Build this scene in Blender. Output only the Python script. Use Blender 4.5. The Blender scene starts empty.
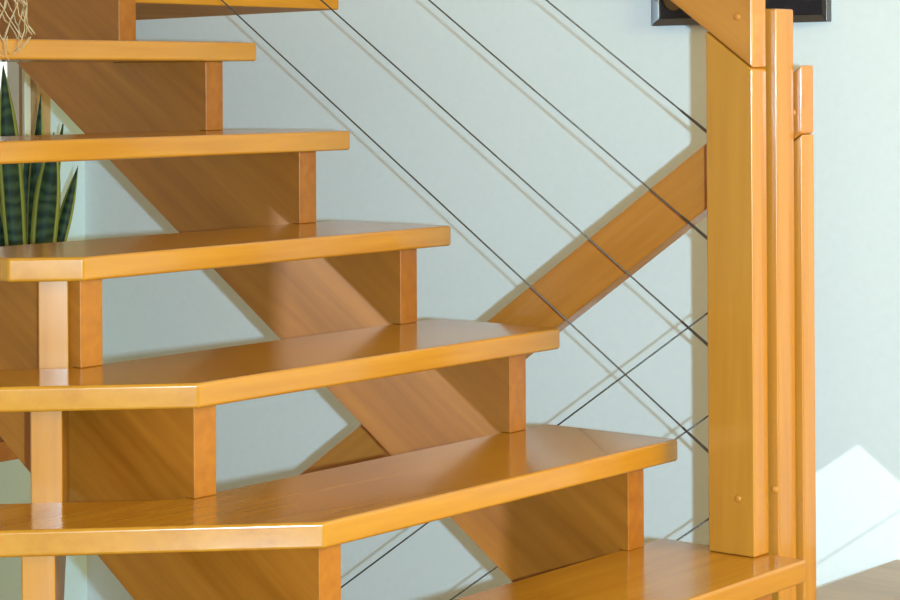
import bpy, bmesh, math, random
from mathutils import Vector, Matrix
random.seed(7)
scene = bpy.context.scene
COL = scene.collection

# ---------------------------------------------------------------- frame
H0 = 4.7293                    # underside of the lowest tread, risers below the eye
R = 0.19                       # one riser, metres; most sizes below are in risers
EYE = 5.51                     # eye height above the landing floor, in risers
F = 2200.64                    # focal length in pixels of a 900 px wide frame
G = 1.4295                     # going of one step
TIP = (3.3333, 20.7491)            # far nosing corner of the lowest visible tread
TH_ = math.radians(-39.0279)
AX = (math.cos(TH_), math.sin(TH_))         # down-run direction in plan
VX = (-math.sin(TH_), math.cos(TH_))          # across the flight, towards the back wall
ROT = math.atan2(AX[1], AX[0])

def plan(a, v):
    return (TIP[0] + a*AX[0] + v*VX[0], TIP[1] + a*AX[1] + v*VX[1])
def W(a, v, h):                # stair coordinates (risers, h below the eye) -> world metres
    X, Y = plan(a, v)
    return Vector((X*R, Y*R, (EYE - h)*R))

# ---------------------------------------------------------------- materials
def new_mat(name):
    m = bpy.data.materials.new(name); m.use_nodes = True
    nt = m.node_tree; nt.nodes.clear()
    out = nt.nodes.new('ShaderNodeOutputMaterial')
    b = nt.nodes.new('ShaderNodeBsdfPrincipled')
    nt.links.new(b.outputs[0], out.inputs[0])
    return m, nt, b

def wood(name, dark, light, stretch, rot=(0, 0, 0), rough=0.22, coat=0.5, scale=1.0, spec=.5):
    m, nt, b = new_mat(name)
    N = nt.nodes.new; L = nt.links.new
    tc = N('ShaderNodeTexCoord'); mp0 = N('ShaderNodeMapping'); mp = N('ShaderNodeMapping')
    mp0.inputs['Rotation'].default_value = rot
    mp.inputs['Scale'].default_value = stretch
    oi = N('ShaderNodeObjectInfo'); off = N('ShaderNodeVectorMath'); off.operation = 'ADD'
    mul = N('ShaderNodeMath'); mul.operation = 'MULTIPLY'; mul.inputs[1].default_value = 7.0
    L(oi.outputs['Random'], mul.inputs[0])
    L(tc.outputs['Object'], mp0.inputs[0]); L(mp0.outputs[0], mp.inputs[0])
    L(mp.outputs[0], off.inputs[0]); L(mul.outputs[0], off.inputs[1])
    n1 = N('ShaderNodeTexNoise'); n1.inputs['Scale'].default_value = 9*scale; n1.inputs['Detail'].default_value = 5
    n1.inputs['Roughness'].default_value = 0.6; n1.inputs['Distortion'].default_value = 0.6
    n2 = N('ShaderNodeTexNoise'); n2.inputs['Scale'].default_value = 70*scale; n2.inputs['Detail'].default_value = 2
    L(off.outputs[0], n1.inputs['Vector']); L(off.outputs[0], n2.inputs['Vector'])
    mx = N('ShaderNodeMix'); mx.data_type = 'FLOAT'; mx.inputs['Factor'].default_value = 0.28
    L(n1.outputs['Fac'], mx.inputs['A']); L(n2.outputs['Fac'], mx.inputs['B'])
    cr = N('ShaderNodeValToRGB')
    cr.color_ramp.elements[0].position = 0.34; cr.color_ramp.elements[0].color = (*dark, 1)
    cr.color_ramp.elements[1].position = 0.66; cr.color_ramp.elements[1].color = (*light, 1)
    L(mx.outputs['Result'], cr.inputs[0]); L(cr.outputs[0], b.inputs['Base Color'])
    b.inputs['Roughness'].default_value = rough
    b.inputs['Coat Weight'].default_value = coat
    b.inputs['Coat Roughness'].default_value = 0.08
    b.inputs['Specular IOR Level'].default_value = spec
    bp = N('ShaderNodeBump'); bp.inputs['Strength'].default_value = 0.015; bp.inputs['Distance'].default_value = 0.002
    L(n2.outputs['Fac'], bp.inputs['Height']); L(bp.outputs[0], b.inputs['Normal'])
    return m

WD = (0.43, 0.156, 0.010); WL = (0.56, 0.232, 0.020)
M = {}
M['tread'] = wood('lacquered_beech_tread', WD, WL, (1.0, 0.07, 1.0), rough=0.2, coat=0.3)
M['upright'] = wood('lacquered_beech_upright', (.43, .154, .015), (.55, .222, .026), (1.0, 1.0, 0.06), rough=0.24, coat=0.35)
M['rail'] = wood('lacquered_beech_rail', (.44, .145, .018), (.57, .21, .032), (0.06, 1.0, 1.0), rough=0.24, coat=0.35)
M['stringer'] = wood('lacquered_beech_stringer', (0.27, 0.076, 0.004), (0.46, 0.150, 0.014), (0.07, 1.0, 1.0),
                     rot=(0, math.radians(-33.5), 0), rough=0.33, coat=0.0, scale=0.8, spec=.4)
M['raw'] = wood('oiled_beech', WD, WL, (1.0, 0.07, 1.0), rough=0.55, coat=0.0, spec=.15)
M['casing'] = wood('window_wood', (0.42, 0.24, 0.10), (0.60, 0.38, 0.17), (1, 1, 0.06), rough=0.4, coat=0.0)

def plain(name, col, rough=0.5, metal=0.0, noise=0.0, nscale=30, bump=0.0, coat=0.0):
    m, nt, b = new_mat(name)
    b.inputs['Roughness'].default_value = rough; b.inputs['Metallic'].default_value = metal
    b.inputs['Coat Weight'].default_value = coat
    N = nt.nodes.new; L = nt.links.new
    tc = N('ShaderNodeTexCoord'); n = N('ShaderNodeTexNoise')
    n.inputs['Scale'].default_value = nscale; n.inputs['Detail'].default_value = 5
    L(tc.outputs['Object'], n.inputs['Vector'])
    cr = N('ShaderNodeValToRGB')
    cr.color_ramp.elements[0].position = 0.3; cr.color_ramp.elements[1].position = 0.7
    cr.color_ramp.elements[0].color = (*[c*(1-noise) for c in col], 1)
    cr.color_ramp.elements[1].color = (*[min(1, c*(1+noise)) for c in col], 1)
    L(n.outputs['Fac'], cr.inputs[0]); L(cr.outputs[0], b.inputs['Base Color'])
    if bump:
        bp = N('ShaderNodeBump'); bp.inputs['Strength'].default_value = bump; bp.inputs['Distance'].default_value = 0.002
        L(n.outputs['Fac'], bp.inputs['Height']); L(bp.outputs[0], b.inputs['Normal'])
    return m
M['wall'] = plain('white_plaster', (0.78, 0.79, 0.775), 0.75, noise=0.015, nscale=60, bump=0.12)
M['floor'] = wood('landing_parquet', (0.30, 0.19, 0.11), (0.40, 0.26, 0.16), (0.08, 1, 1), rough=0.4, coat=0.1)
M['wall_cool_lit'] = plain('cool_lit_plaster', (0.60, 0.72, 0.77), 0.75, noise=0.015, nscale=60, bump=0.12)  # window wall plaster, the cool daylight on it put into the colour
M['steel'] = plain('steel_cable', (0.11, 0.088, 0.068), 0.42, 0.7, noise=0.15, nscale=400)
M['pewter'] = plain('pewter_frame', (0.17, 0.165, 0.17), 0.33, 0.9, noise=0.05)
M['black'] = plain('black_print', (0.012, 0.010, 0.016), 0.25, noise=0.2, nscale=12)
M['gilt'] = plain('brown_print_motif', (0.12, 0.075, 0.035), 0.4, noise=0.3)
M['cream'] = plain('cream_sash_paint', (0.74, 0.72, 0.60), 0.4, noise=0.02)
M['pot'] = plain('terracotta', (0.38, 0.15, 0.07), 0.6, noise=0.12)
M['soil'] = plain('potting_soil', (0.035, 0.022, 0.014), 0.95, noise=0.4, nscale=120, bump=0.6)
M['string'] = plain('tan_string', (0.48, 0.33, 0.18), 0.8, noise=0.15, nscale=200)
M['ledge'] = plain('white_sill', (0.70, 0.71, 0.69), 0.35, noise=0.02)
# glass pane
gm, nt, b = new_mat('window_glass')
b.inputs['Base Color'].default_value = (0.97, 0.99, 0.98, 1); b.inputs['Roughness'].default_value = 0.0
b.inputs['Transmission Weight'].default_value = 1.0; b.inputs['IOR'].default_value = 1.02
M['glass'] = gm
# snake plant leaf: mottled green with yellow margin (u = across the leaf)
lm, nt, b = new_mat('variegated_leaf')
N = nt.nodes.new; L = nt.links.new
uv = N('ShaderNodeUVMap'); sp = N('ShaderNodeSeparateXYZ'); L(uv.outputs[0], sp.inputs[0])
tc = N('ShaderNodeTexCoord'); wv = N('ShaderNodeTexWave'); wv.bands_direction = 'Z'
wv.inputs['Scale'].default_value = 9; wv.inputs['Distortion'].default_value = 9; wv.inputs['Detail'].default_value = 3
L(tc.outputs['Object'], wv.inputs['Vector'])
cr = N('ShaderNodeValToRGB'); cr.color_ramp.elements[0].color = (0.008, 0.02, 0.009, 1); cr.color_ramp.elements[1].color = (0.032, 0.058, 0.02, 1)
L(wv.outputs['Fac'], cr.inputs[0])
r2 = N('ShaderNodeValToRGB'); r2.color_ramp.interpolation = 'LINEAR'
e = r2.color_ramp.elements; e[0].position = 0.0; e[0].color = (1, 1, 1, 1); e[1].position = 0.13; e[1].color = (1, 1, 1, 1)
for p, c in ((0.18, 0), (0.82, 0), (0.87, 1)):
    q = e.new(p); q.color = (c, c, c, 1)
L(sp.outputs[0], r2.inputs[0])
mx = N('ShaderNodeMix'); mx.data_type = 'RGBA'; L(r2.outputs[0], mx.inputs['Factor'])
L(cr.outputs[0], mx.inputs['A']); mx.inputs['B'].default_value = (0.30, 0.30, 0.06, 1)
L(mx.outputs['Result'], b.inputs['Base Color']); b.inputs['Roughness'].default_value = 0.5; b.inputs['Specular IOR Level'].default_value = .2
M['leaf'] = lm

# ---------------------------------------------------------------- mesh helpers
def obj(name, bm, mat, parent=None, loc=None, rot=None, smooth=False, bevel=0.0, seg=3):
    me = bpy.data.meshes.new(name)
    bmesh.ops.recalc_face_normals(bm, faces=bm.faces)
    bm.to_mesh(me); bm.free()
    for x in (mat if isinstance(mat, (list, tuple)) else [mat]): me.materials.append(x)
    o = bpy.data.objects.new(name, me); COL.objects.link(o)
    if parent: o.parent = parent
    if loc is not None: o.location = loc
    if rot is not None: o.rotation_euler = rot
    if bevel:
        md = o.modifiers.new('bevel', 'BEVEL'); md.width = bevel; md.segments = seg
        md.limit_method = 'ANGLE'; md.angle_limit = math.radians(35); md.harden_normals = False
        smooth = True
    if smooth:
        for p in me.polygons: p.use_smooth = True
        if bevel:
            md2 = o.modifiers.new('normals', 'WEIGHTED_NORMAL'); md2.keep_sharp = True
    return o

def tag(o, label=None, cat=None, group=None, kind=None):
    if label: o['label'] = label
    if cat: o['category'] = cat
    if group: o['group'] = group
    if kind: o['kind'] = kind
    return o

def empty(name, loc, rz=ROT):
    o = bpy.data.objects.new(name, None); COL.objects.link(o)
    o.empty_display_size = 0.05
    o.location = loc; o.rotation_euler = (0, 0, rz)
    return o

def prism_xy(pts, z0, z1, bm=None):
    bm = bm or bmesh.new()
    lo = [bm.verts.new((x, y, z0)) for x, y in pts]; hi = [bm.verts.new((x, y, z1)) for x, y in pts]
    bm.faces.new(lo[::-1]); bm.faces.new(hi); n = len(pts)
    for i in range(n):
        j = (i+1) % n; bm.faces.new((lo[i], lo[j], hi[j], hi[i]))
    return bm

def prism_xz(pts, y0, y1, bm=None):
    bm = bm or bmesh.new()
    lo = [bm.verts.new((x, y0, z)) for x, z in pts]; hi = [bm.verts.new((x, y1, z)) for x, z in pts]
    bm.faces.new(lo[::-1]); bm.faces.new(hi); n = len(pts)
    for i in range(n):
        j = (i+1) % n; bm.faces.new((lo[i], lo[j], hi[j], hi[i]))
    return bm

def box(x0, x1, y0, y1, z0, z1, bm=None):
    return prism_xy([(x0, y0), (x1, y0), (x1, y1), (x0, y1)], z0, z1, bm)

def tube(bm, pts, r, n=8, r_end=None):
    pts = [Vector(p) for p in pts]; rings = []; k = len(pts)
    for i, p in enumerate(pts):
        d = (pts[min(i+1, k-1)] - pts[max(i-1, 0)]).normalized()
        u = d.cross(Vector((0, 0, 1)))
        if u.length < 1e-4: u = d.cross(Vector((1, 0, 0)))
        u.normalize(); w = d.cross(u)
        rr = r if r_end is None else r + (r_end-r)*i/(k-1)
        rings.append([bm.verts.new(p + u*math.cos(2*math.pi*j/n)*rr + w*math.sin(2*math.pi*j/n)*rr) for j in range(n)])
    for i in range(k-1):
        for j in range(n):
            jj = (j+1) % n
            bm.faces.new((rings[i][j], rings[i][jj], rings[i+1][jj], rings[i+1][j]))
    bm.faces.new(rings[0][::-1]); bm.faces.new(rings[-1])
    return bm

def lathe(bm, prof, n=28, c=(0, 0, 0)):
    rings = []
    for r, z in prof:
        rings.append([bm.verts.new((c[0]+r*math.cos(2*math.pi*j/n), c[1]+r*math.sin(2*math.pi*j/n), c[2]+z)) for j in range(n)])
    for i in range(len(rings)-1):
        for j in range(n):
            jj = (j+1) % n
            bm.faces.new((rings[i][j], rings[i][jj], rings[i+1][jj], rings[i+1][j]))
    bm.faces.new(rings[0][::-1]); bm.faces.new(rings[-1])
    return bm

def round_poly(pts, radii, n=5):
    out = []
    k = len(pts)
    for i in range(k):
        r = radii[i]
        p = Vector(pts[i])
        if r <= 0: out.append((p.x, p.y)); continue
        a = (Vector(pts[i-1]) - p).normalized(); b = (Vector(pts[(i+1) % k]) - p).normalized()
        half = a.angle(b)/2; t = r/math.tan(half)
        c = p + (a+b).normalized()*(r/math.sin(half))
        s = (p + a*t) - c; e_ = (p + b*t) - c
        for q in range(n+1):
            d = s.lerp(e_, q/n); d = d.normalized()*r
            out.append((c.x+d.x, c.y+d.y))
    return out

def m(p): return tuple(x*R for x in p)

# ---------------------------------------------------------------- setting
WV = 4.7      # back wall, across-flight coordinate
PV = 4.64     # face of the shallow pier at the far end
WA = -15.37   # window wall
LOWZ = -2.1   # floor of the lower storey
TOPZ = 2.75
root = W(0, 0, EYE)

def setting(name, bm, mat, **k):
    o = obj(name, bm, mat, loc=root, rot=(0, 0, ROT), **k)
    tag(o, kind='structure'); return o

setting('wall_back', box(-17.2*R, 14*R, WV*R, (WV+.8)*R, LOWZ, TOPZ), M['wall'])
# window wall with an opening
wz0 = (EYE-3.3)*R; wz1 = (EYE+4.5)*R
wv0, wv1 = -4.0, 3.94
bm = bmesh.new()
box((WA-.45)*R, WA*R, -16*R, wv0*R, LOWZ, TOPZ, bm)
box((WA-.45)*R, WA*R, wv1*R, WV*R, LOWZ, TOPZ, bm)
box((WA-.45)*R, WA*R, wv0*R, wv1*R, LOWZ, wz0, bm)
box((WA-.45)*R, WA*R, wv0*R, wv1*R, wz1, TOPZ, bm)
setting('wall_left', bm, M['wall_cool_lit'])
# floor of the landing with the stairwell cut out (a < -G across the flights)
bm = prism_xy([m(p) for p in [(14, -16), (14, WV), (-1.5, WV), (-1.5, -9.0), (-16, -9.0), (-16, -16)]], -0.16, 0)
setting('floor', bm, M['floor'])
setting('floor_lower', box(-15.5*R, 13.9*R, -16*R, WV*R, LOWZ-.1, LOWZ), M['floor'])

# unseen wall added off to the left, its gap shaped to cut the daylight beam
SV_, ST_ = (-24.2, -30.7, -1.25), -12.0
def through(a, v, h):
    t = (ST_-SV_[1])/(v-SV_[1])
    return SV_[0]+(a-SV_[0])*t, SV_[2]+(h-SV_[2])*t
da0, dtop = through(-6.72, -.68, 1.15); da1, _ = through(-3.05, -.68, 3.0)
bm = bmesh.new()
box(-26*R, da0*R, (ST_-.5)*R, ST_*R, 0, TOPZ, bm)
box(da1*R, -5.0*R, (ST_-.5)*R, ST_*R, 0, TOPZ, bm)
box(da0*R, da1*R, (ST_-.5)*R, ST_*R, (EYE-dtop)*R, TOPZ, bm)
setting('wall_beam_mask', bm, M['wall'])

# window
wr = empty('window_1', W(WA, (wv0+wv1)/2, 3.3)); tag(wr, kind='structure')
vc = (wv0+wv1)/2; hw = (wv1-wv0)/2*R; hh = wz1-wz0
def ring(x0, x1, v, z0, z1, t, bm=None):
    bm = bm or bmesh.new()
    box(x0, x1, -v, -v+t, z0, z1, bm); box(x0, x1, v-t, v, z0, z1, bm)
    box(x0, x1, -v+t, v-t, z0, z0+t, bm); box(x0, x1, -v+t, v-t, z1-t, z1, bm)
    return bm
obj('window_frame', ring(-.06, .02, hw, 0, hh, .052), M['casing'], wr, bevel=.003)
obj('window_sash', ring(-.020, -.006, hw-.052, .052, hh-.052, .022), M['cream'], wr, bevel=.002)
obj('window_pane', box(-.015, -.011, -hw+.073, hw-.073, .073, hh-.073), M['glass'], wr)
sill = obj('window_sill', box(0.0, .45*R, -hw-.04, hw+.03, -.075, -.035), M['ledge'], wr, bevel=.006)

# ---------------------------------------------------------------- treads
TH = 0.2155
DEP = 1.65
TV = .05
KV, SV = -5.142, -5.609
TREADS = [  # step index, length of the angled near edge (None = plain cut corner), label
    (0, 4.15, 'lowest orange wood stair tread in view, with the newel post standing on its end'),
    (1, 3.05, 'large orange wood stair tread at bottom left, one step above the tread carrying the post'),
    (2, 1.95, 'orange wood stair tread third from the bottom with long pale angled left edge'),
    (3, None, 'orange wood stair tread fourth from bottom, its short cut left corner showing at frame edge'),
    (4, None, 'orange wood stair tread crossing in front of the snake plant leaves, fifth from bottom'),
    (5, None, 'topmost full stair tread of orange wood, string net hanging over its left end'),
]
for i, L_, lab in TREADS:
    if L_ is None:
        c = -KV+SV
        pts = [(0, TV), (0, KV), (SV-KV, SV), (-DEP, SV), (-DEP, TV)]
        rad = [.055, .05, .05, .03, .055]
    else:
        d = L_*.70711
        e1 = (-d, KV-d); b_ = 1.17*.70711
        pts = [(0, TV), (0, KV), e1, (e1[0]-b_, e1[1]+b_), (-DEP, e1[1]+b_ - (e1[0]-b_+DEP)), (-DEP, TV)]
        rad = [.055, .05, .05, .03, 0, .055]
    pts = round_poly([m(p) for p in pts], [r*R for r in rad])
    bm = prism_xy(pts, 0, TH*R)
    o = obj('stair_tread', bm, M['tread'], loc=W(-G*i, 0, H0-i), rot=(0, 0, ROT), bevel=.007, seg=4)
    tag(o, lab, 'stair tread', 'treads of the open staircase')

# ---------------------------------------------------------------- sawtooth stringers
SET = 0.117
HOUSE = DEP + .008            # the treads are housed this deep behind their nosing
def stringer_pts(n0, n1, low, aend):
    """outline in (a, h below eye), from the foot up the teeth and back along the lower edge"""
    pts = []
    for n in range(n0, n1+1):
        a = -G*n - SET
        if n > n0:
            ah = -G*(n-1) - HOUSE
            pts += [(ah, H0-n+1), (ah, H0-n+1-TH-.0008), (a, H0-n+1-TH-.0008), (a, H0-n)]
        else:
            pts += [(a, EYE), (a, H0-n)]
    pts.append((aend, H0-n1))
    lo = lambda a: H0 + a/G + low
    pts.append((aend, lo(aend)))
    pts.append(((EYE-H0-low)*G, EYE))
    return pts
def stringer(v0, v1, n1, aend, label, low=2.351):
    pts = stringer_pts(0, n1, low, aend)
    bm = prism_xz([(a*R, (EYE-h)*R) for a, h in pts], v0*R, v1*R)
    o = obj('stair_stringer', bm, M['stringer'], loc=root, rot=(0, 0, ROT), bevel=.002, seg=2)
    tag(o, label, 'stair stringer')
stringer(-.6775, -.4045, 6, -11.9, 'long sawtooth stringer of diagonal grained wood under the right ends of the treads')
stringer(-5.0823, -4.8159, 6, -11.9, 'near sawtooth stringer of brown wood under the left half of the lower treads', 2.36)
# the short stringer under the angled near edges, square to those edges
CS = 1.0615
def cpt(s_): return (-4.62 + (s_/CS)*.761, -5.21 - (s_/CS)*.74)
pts = [(-.12, H0-3), (0, H0-3)]
for k in range(1, 4):
    s0, hs = CS*(k-1), H0-3+k
    pts += [(s0, hs-TH-.0008), (s0-.10, hs-TH-.0008), (s0-.10, hs)] if k > 9 else [(s0, hs)]
    pts += [(CS*k, hs)]
pts += [(CS*3, EYE), (CS*3-.8, EYE), (-.12, H0-1.2)]
p0 = W(*cpt(0), EYE)
bm = prism_xz([(s*R, (EYE-h)*R) for s, h in pts], -.133*R, .133*R)
o = obj('stair_stringer', bm, M['upright'], loc=p0, rot=(0, 0, ROT - math.radians(44.2)), bevel=.0025, seg=2)
tag(o, 'short stringer with pale narrow upright faces under the angled left edges of lower treads', 'stair stringer')

# upper landing slab
pts = [(-8.75, -.38), (-8.75, 3.26), (-9.5, 3.4), (-13.4, 4.3), (WA+.02, 4.55), (WA+.02, 1.5), (-12.6, -.38)]
bm = prism_xy(round_poly([m(p) for p in pts], [0, .08*R, 0, 0, 0, 0, 0]), (EYE+.975)*R, (EYE+1.49)*R)
o = obj('landing_slab', bm, M['raw'], loc=root, rot=(0, 0, ROT), bevel=.004)
tag(o, 'orange wood edge of upper landing at the very top left above the treads', 'landing')

# ---------------------------------------------------------------- newel post
A1, A1L = -.415, -.935
US = .72
def hup(a): return -.13 + US*(a+.415)           # lower edge of the upper handrail (h below eye)
nb = W(-.7, .2, EYE)
post = empty('newel_post', nb)
tag(post, 'tall orange wood newel post of three upright boards at the stair corner', 'newel post')
def loc_(a, v, h): return ((a+.7)*R, (v-.2)*R, (EYE-h)*R)
def board(al, ar, v0, v1, h_tl, h_tr, hb):
    pts = [loc_(al, 0, hb), loc_(ar, 0, hb), loc_(ar, 0, h_tr), loc_(al, 0, h_tl)]
    return prism_xz([(p[0], p[2]) for p in pts], (v0-.2)*R, (v1-.2)*R)
def cap(x, y, z, nrm, r=.0075):
    """domed wooden plug"""
    bm = bmesh.new()
    lathe(bm, [(r*math.cos(t), r*.55*math.sin(t)) for t in [i*math.pi/2/4 for i in range(4)]] + [(r*.02, r*.55)], 14)
    q = Vector((0, 0, 1)).rotation_difference(Vector(nrm))
    bmesh.ops.transform(bm, matrix=Matrix.Translation((x, y, z)) @ q.to_matrix().to_4x4(), verts=bm.verts)
    return bm
gap = .012
b1 = obj('board', board(A1L, A1, -.22, 0.05, hup(A1L)+gap, hup(A1)+gap, H0-TH-.003), M['upright'], post, bevel=.004)
b2 = obj('board', board(-.90, -.33, .085, .42, -.70, -.70, EYE), M['upright'], post, bevel=.004)
def hlo(a): return -.165 + .702*(-.26-a)           # upper edge of the lower handrail
LH = .66
b3 = obj('board', board(-.90, -.26, .44, .68, hlo(-.90)+LH+gap, hlo(-.26)+LH+gap, EYE), M['upright'], post, bevel=.004)
for a, h in ((-.595, 3.97),):
    p = loc_(a, -.22, h); obj('screw_plug', cap(*p, (0, -1, 0)), M['upright'], b1, smooth=True)
p = loc_(-.37, .08, 3.90); obj('screw_plug', cap(*p, (0, -1, 0)), M['upright'], b2, smooth=True)

# ---------------------------------------------------------------- handrails
def rail(name, a_end, v0, v1, h_end_top, slope, length, height, label, side):
    """board from its plumb end at a_end, running towards -a; slope>0 falls in h as -a grows"""
    base = W(a_end, (v0+v1)/2, h_end_top)
    o = empty(name, base); tag(o, label, 'handrail')
    ang = math.atan(slope)
    # built along local +x then tilted so that grain follows it
    pts = []
    for da, dh in ((0, 0), (0, height), (-length, height + slope*length), (-length, slope*length)):
        x, z = da*R, -dh*R
        c, s = math.cos(-ang), math.sin(-ang)
        pts.append((x*c - z*s, x*s + z*c))
    t = (v1-v0)/2*R
    bm = prism_xz(pts, -t, t)
    b = obj('rail_board', bm, M['rail'], o, rot=(0, -ang, 0), bevel=.0045)
    return o, b
ur, urb = rail('handrail', A1, -.22, 0.05, hup(A1)-.68, -US, 11.5, .68,
               'upper wooden handrail board falling from the top edge onto the newel post', 1)
lr, lrb = rail('handrail', -.26, .44, .68, hlo(-.26), .702, 9.7, LH,
               'lower wooden handrail board sloping down left behind the treads from the newel post', 1)
def plug_on(rail_empty, a, h, v):
    w = W(a, v, h); l = Matrix.Rotation(-ROT, 4, 'Z') @ (w - rail_empty.location)
    obj('screw_plug', cap(*l, (0, -1, 0)), M['rail'], rail_empty, smooth=True)
plug_on(ur, -.575, -.62, -.22)
plug_on(lr, -.36, .30, .44)

# ---------------------------------------------------------------- steel cables
def cable(pA, pB, r, label, fit=None):
    """pA = end at the post"""
    A = W(*pA); B = W(*pB)
    o = empty('railing_cable', A, 0.0)
    tag(o, label, 'steel cable', 'railing cables')
    d = (B-A)
    obj('wire', tube(bmesh.new(), [Vector((0, 0, 0)), d*.5, d], r, 8), M['steel'], o, smooth=True)
    u = d.normalized()
    obj('end_fitting', tube(bmesh.new(), [u*-.004, u*.012, u*.055, u*.075, u*.085], r*1.9, 10, r_end=r*1.15), M['steel'], o, smooth=True)
names_u = ['steel railing cable nearest the upper handrail, reaching the post highest of all',
           'steel railing cable second from top, crossing the upper end of the lower handrail',
           'steel railing cable third from top, crossing the middle of the lower handrail',
           'steel railing cable running just above the right tips of the treads']
for i, lab in enumerate(names_u):
    h = .527 + 1.033*i
    L_ = 9.5
    cable((-.938, -.09, h), (-.938-L_, -.1, h-.693*L_), 0.00175, lab)
names_l = ['lower flight steel cable rising right to the post, highest of three under the lower handrail',
           'lower flight steel cable meeting the post beside the tip of the large lower tread',
           'lower flight steel cable reaching the post just above the lowest tread']
for i, lab in enumerate(names_l):
    h = 1.968 + 1.03*i
    cable((-.903, .53, h), (-.903-8.5, .53, h+.695*8.5), 0.00175, lab)

# ---------------------------------------------------------------- picture on the back wall
px0, px1, ph = -4.76, -2.30, -.70
pic = empty('picture_frame', W((px0+px1)/2, WV, ph))
tag(pic, 'dark picture in a silver grey frame on the white wall behind the newel post', 'picture frame')
hwid = (px1-px0)/2*R; phgt = .36; mt = .0165
bm = bmesh.new()
for pts in ([(-hwid, 0), (hwid, 0), (hwid-mt, mt), (-hwid+mt, mt)], [(hwid, 0), (hwid, phgt), (hwid-mt, phgt-mt), (hwid-mt, mt)],
            [(hwid, phgt), (-hwid, phgt), (-hwid+mt, phgt-mt), (hwid-mt, phgt-mt)], [(-hwid, phgt), (-hwid, 0), (-hwid+mt, mt), (-hwid+mt, phgt-mt)]):
    vs = []
    for k, (x, z) in enumerate(pts):
        y = -.024 if k < 2 else -.016
        vs.append((bm.verts.new((x, -.001, z)), bm.verts.new((x, y, z))))
    bm.faces.new([v[0] for v in vs][::-1]); bm.faces.new([v[1] for v in vs])
    for k in range(4):
        j = (k+1) % 4; bm.faces.new((vs[k][0], vs[j][0], vs[j][1], vs[k][1]))
obj('frame', bm, M['pewter'], pic, bevel=.0015, seg=2)
obj('print', box(-hwid+mt*.7, hwid-mt*.7, -.012, -.002, mt*.7, phgt-mt*.7), M['black'], pic)
bm = bmesh.new(); bmesh.ops.create_uvsphere(bm, u_segments=16, v_segments=10, radius=1)
bmesh.ops.transform(bm, matrix=Matrix.Translation((-hwid+.055, -.0125, .07)) @ Matrix.Diagonal((.03, .0015, .035, 1)), verts=bm.verts)
obj('print_motif', bm, M['gilt'], pic, smooth=True)

# ---------------------------------------------------------------- snake plant on the sill
def pix(x, y, z):                  # helper used once per leaf to size it: image point at depth z (risers)
    return Vector(((x-450+(y-300)*-.00598)/F*z, z, (y+(x-450)*.00598-83.65)/F*z))
pz = 30.6
pc = pix(24, 250, pz)
PLZ = (EYE-4.72)*R
pbase = Vector((pc.x*R, pz*R, PLZ))
plant = empty('snake_plant', pbase, 0.0)
tag(plant, 'potted snake plant with tall yellow edged leaves in front of the window', 'potted plant')
pot_h = .26
bm = bmesh.new()
lathe(bm, [(.062, 0), (.066, .004), (.088, .21), (.096, .212), (.098, pot_h), (.09, pot_h), (.084, .215), (.05, .21)], 32)
obj('pot', bm, M['pot'], plant, smooth=True)
bm = bmesh.new(); lathe(bm, [(.085, .222), (.085, .228), (.01, .234)], 24)
obj('soil', bm, M['soil'], plant, smooth=True)
def leaf(base, tip, width, twist, bend, fold=.25, seedv=0):
    bm = bmesh.new(); uvl = bm.loops.layers.uv.new('UVMap')
    base = Vector(base); tip = Vector(tip); n = 16; rows = []
    ax = (tip-base)
    side0 = Vector((math.cos(twist), math.sin(twist), 0))
    nrm = ax.cross(side0).normalized()
    side0 = nrm.cross(ax).normalized()
    for i in range(n+1):
        t = i/n
        c = base + ax*t + nrm*(bend*math.sin(t*math.pi)) + Vector((0, 0, 0))
        w = width*(.55+.45*math.sin(min(1, t/.45)*math.pi/2))*(1 if t < .55 else max(.0, 1-((t-.55)/.45)**1.8))
        w = max(w, .0008)
        a = .25*math.sin(t*3+seedv)
        s = (side0*math.cos(a) + nrm*math.sin(a))
        row = []
        for j in range(7):
            u = j/6*2-1
            row.append((bm.verts.new(c + s*(u*w/2) + nrm*(fold*w*(u*u-.5)) + nrm*.0), (j/6, t)))
        rows.append(row)
    for i in range(n):
        for j in range(6):
            q = [rows[i][j], rows[i][j+1], rows[i+1][j+1], rows[i+1][j]]
            f = bm.faces.new([x[0] for x in q])
            for lp, x in zip(f.loops, q): lp[uvl].uv = x[1]
    o = obj('leaf', bm, M['leaf'], plant, smooth=True)
    md = o.modifiers.new('thick', 'SOLIDIFY'); md.thickness = .0025
    return o
def P(x, y, dz=0.0):
    w = pix(x, y, pz+dz); p = Vector((w.x*R, w.y*R, (EYE-w.z)*R)); return p - pbase
LV = [  # base px, tip px, depth offset, width px, twist
    ((19, 285), (3, 64), -.35, 24, .15), ((33, 285), (41, 93), .10, 17, -.2),
    ((41, 285), (54, 132), -.25, 27, .3), ((46, 285), (78, 166), .15, 15, .2),
    ((12, 285), (-12, 150), .1, 22, -.3), ((30, 285), (27, 134), .25, 24, .5),
    ((8, 285), (-30, 105), -.1, 22, .1), ((16, 285), (1, 104), .35, 22, -.5),
    ((40, 285), (63, 124), .35, 10, .4)]
for k, (bp_, tp_, dz, wpx, tw) in enumerate(LV):
    bx = (bp_[0]-24)*.9+24
    leaf(P(bx, 300, dz*.6), P(*tp_, dz), wpx/F*pz*R, tw, .012*(-1)**k, seedv=k)

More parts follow.
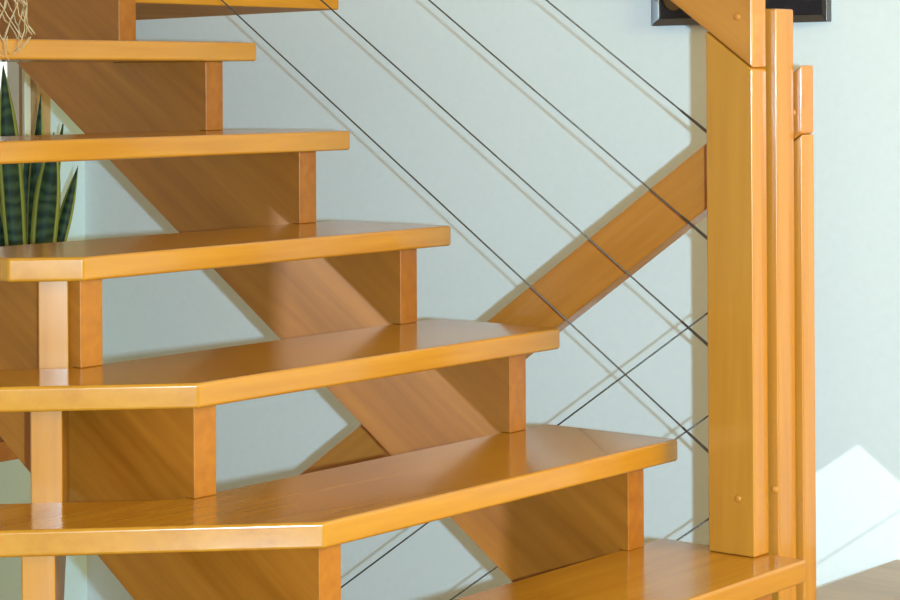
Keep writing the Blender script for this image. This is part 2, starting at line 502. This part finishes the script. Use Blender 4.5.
# wooden bench below the window that carries the plant
bv = 2.22
bench = empty('wooden_bench', W(WA+1.5, 0, EYE-LOWZ/R))
tag(bench, 'brown wooden bench below the window, its end just showing at the left frame edge', 'bench')
zt = PLZ-LOWZ
obj('bench_top', box(-1.2*R, 1.35*R, -4*R, bv*R, zt-.05, zt), M['rail'], bench, bevel=.004)
for sx in (-.95, 1.05):
    for vy in (-3.7, bv-3.2):
        obj('leg', box((sx-.13)*R, (sx+.13)*R, vy*R, (vy+.26)*R, 0, zt-.05), M['upright'], bench, bevel=.003)

# ---------------------------------------------------------------- hanging string net at the top left
nz = 21.6
def NP(x, y, dz=0): w = pix(x, y, nz+dz); return Vector((w.x*R, w.y*R, (EYE-w.z)*R))
top = NP(-6, -150)
net = empty('string_net', NP(-2, 62), 0.0)
tag(net, 'tan knotted string net hanging over the left end of the topmost tread', 'hanging net')
ob = net.location.copy()
bm = bmesh.new()
nst = 13; rows = 13
def ringpt(i, j):
    # bell of knotted mesh that widens downwards; alternate rows are offset half a mesh
    t = j/rows
    rad = (7 + 24*t**1.3)/F*nz*R
    ang = 2*math.pi*((i + .5*(j % 2))/nst)
    c = NP(-3 + 3*t, -150 + 188*t)
    jit = random.Random(i*37+j*11)
    return c - ob + Vector((math.cos(ang)*rad*(1+jit.uniform(-.14, .14)), math.sin(ang)*rad, jit.uniform(-.010, .010)))
for j in range(rows):
    for i in range(nst):
        p = ringpt(i, j)
        for k in ((i, j+1), (i-1 if j % 2 == 0 else i+1, j+1)):
            q = ringpt(k[0] % nst, k[1])
            jit = random.Random(i*7+j*131+k[0])
            mid = (p+q)/2 + Vector((jit.uniform(-.004, .004), 0, -.003))
            tube(bm, [p, mid, q], .0012, 5)
obj('netting', bm, M['string'], net, smooth=True)
bm = bmesh.new()
for k in range(11):
    rr = random.Random(k+90)
    ang = 2*math.pi*k/11
    rad = 31/F*nz*R
    st_ = NP(0, 37) - ob + Vector((math.cos(ang)*rad, math.sin(ang)*rad, 0))
    e2 = NP(8+9*math.cos(ang), 50+rr.uniform(0, 12)) - ob + Vector((0, math.sin(ang)*rad*.4, 0))
    tube(bm, [st_, (st_+e2)/2+Vector((rr.uniform(-.006, .006), -.002, -.008)), e2], .0011, 5, r_end=.0006)
obj('fringe', bm, M['string'], net, smooth=True)
bm = bmesh.new(); tube(bm, [NP(-4, -150)-ob, NP(-4, -260)-ob, NP(-4, -340)-ob], .002, 6)
obj('hanging_cord', bm, M['string'], net, smooth=True)

# ---------------------------------------------------------------- camera
cam_d = bpy.data.cameras.new('camera'); cam = bpy.data.objects.new('camera', cam_d); COL.objects.link(cam)
cam.location = (0, 0, EYE*R); cam.rotation_mode = 'QUATERNION'
roll = math.radians(.3426)
cam.rotation_quaternion = (Matrix.Rotation(roll, 3, 'Y') @ Matrix.Rotation(math.pi/2, 3, 'X')).to_quaternion()
cam_d.sensor_width = 36; cam_d.lens = F/900*36; cam_d.shift_x = 1.29/900; cam_d.shift_y = -(300-83.65)/900
cam_d.clip_start = .05; cam_d.clip_end = 100
scene.camera = cam

# ---------------------------------------------------------------- light
def area(name, loc, target, size, power, col, sy=None):
    d = bpy.data.lights.new(name, 'AREA'); d.energy = power; d.color = col
    d.shape = 'RECTANGLE'; d.size = size; d.size_y = sy or size
    o = bpy.data.objects.new(name, d); COL.objects.link(o); o.location = loc
    o.rotation_euler = (Vector(target)-Vector(loc)).to_track_quat('-Z', 'Y').to_euler()
    return o
ctr = W(-4, 0, 2.5)
# daylight-white flash just right of the lens
area('camera_flash', (.135, -.02, EYE*R-.01), (.4, 4.3, .9), .03, 218, (.44, .735, .96))
# warm room light from the right (behind the corner post side)
area('side_window_light', (3.0, 2.0, 1.7), (.3, 4.4, .6), 1.2, 108, (1.0, .96, .46))
# soft daylight of the glazed doors behind the camera
area('garden_door_daylight', (.1, -2.2, .95), (0, 4, .6), 2.2, 40, (.80, .94, 1.0), 1.8)
d = bpy.data.lights.new('sunbeam_spot', 'SPOT'); d.energy = 1150; d.color = (.88, 1.0, .98); d.shadow_soft_size = .03
d.spot_size = math.radians(22); d.spot_blend = .1  # stands for the low sunbeam, cut to shape by the added wall
o = bpy.data.objects.new('sunbeam_spot', d); COL.objects.link(o); o.location = W(*SV_)
o.rotation_euler = (W(-4.67, -.68, 3.4)-W(*SV_)).to_track_quat('-Z', 'Y').to_euler()
# world: warm indoor ambience, bright daylight beyond the window wall
w = bpy.data.worlds.new('world'); scene.world = w; w.use_nodes = True
nt = w.node_tree; nt.nodes.clear(); N = nt.nodes.new; L = nt.links.new
out = N('ShaderNodeOutputWorld'); bg = N('ShaderNodeBackground'); L(bg.outputs[0], out.inputs[0])
tc = N('ShaderNodeTexCoord'); dp = N('ShaderNodeVectorMath'); dp.operation = 'DOT_PRODUCT'
dp.inputs[1].default_value = (-.25, .968, 0)
L(tc.outputs['Generated'], dp.inputs[0])
cr = N('ShaderNodeValToRGB'); e = cr.color_ramp.elements
e[0].position = .0; e[0].color = (.46, .36, .19, 1); e[1].position = .5; e[1].color = (.40, .30, .16, 1)
q = e.new(.86); q.color = (.30, .27, .22, 1); q = e.new(.93); q.color = (1.5, 1.6, 1.55, 1)
mr = N('ShaderNodeMapRange'); mr.inputs['From Min'].default_value = -1; mr.inputs['From Max'].default_value = 1
L(dp.outputs['Value'], mr.inputs['Value']); L(mr.outputs[0], cr.inputs[0]); L(cr.outputs[0], bg.inputs['Color'])
bg.inputs['Strength'].default_value = 1.0

# ---------------------------------------------------------------- view
scene.view_settings.view_transform = 'Standard'
scene.view_settings.look = 'None'
scene.view_settings.gamma = 1.0
scene.view_settings.exposure = 0.0
scene.view_settings.use_curve_mapping = False
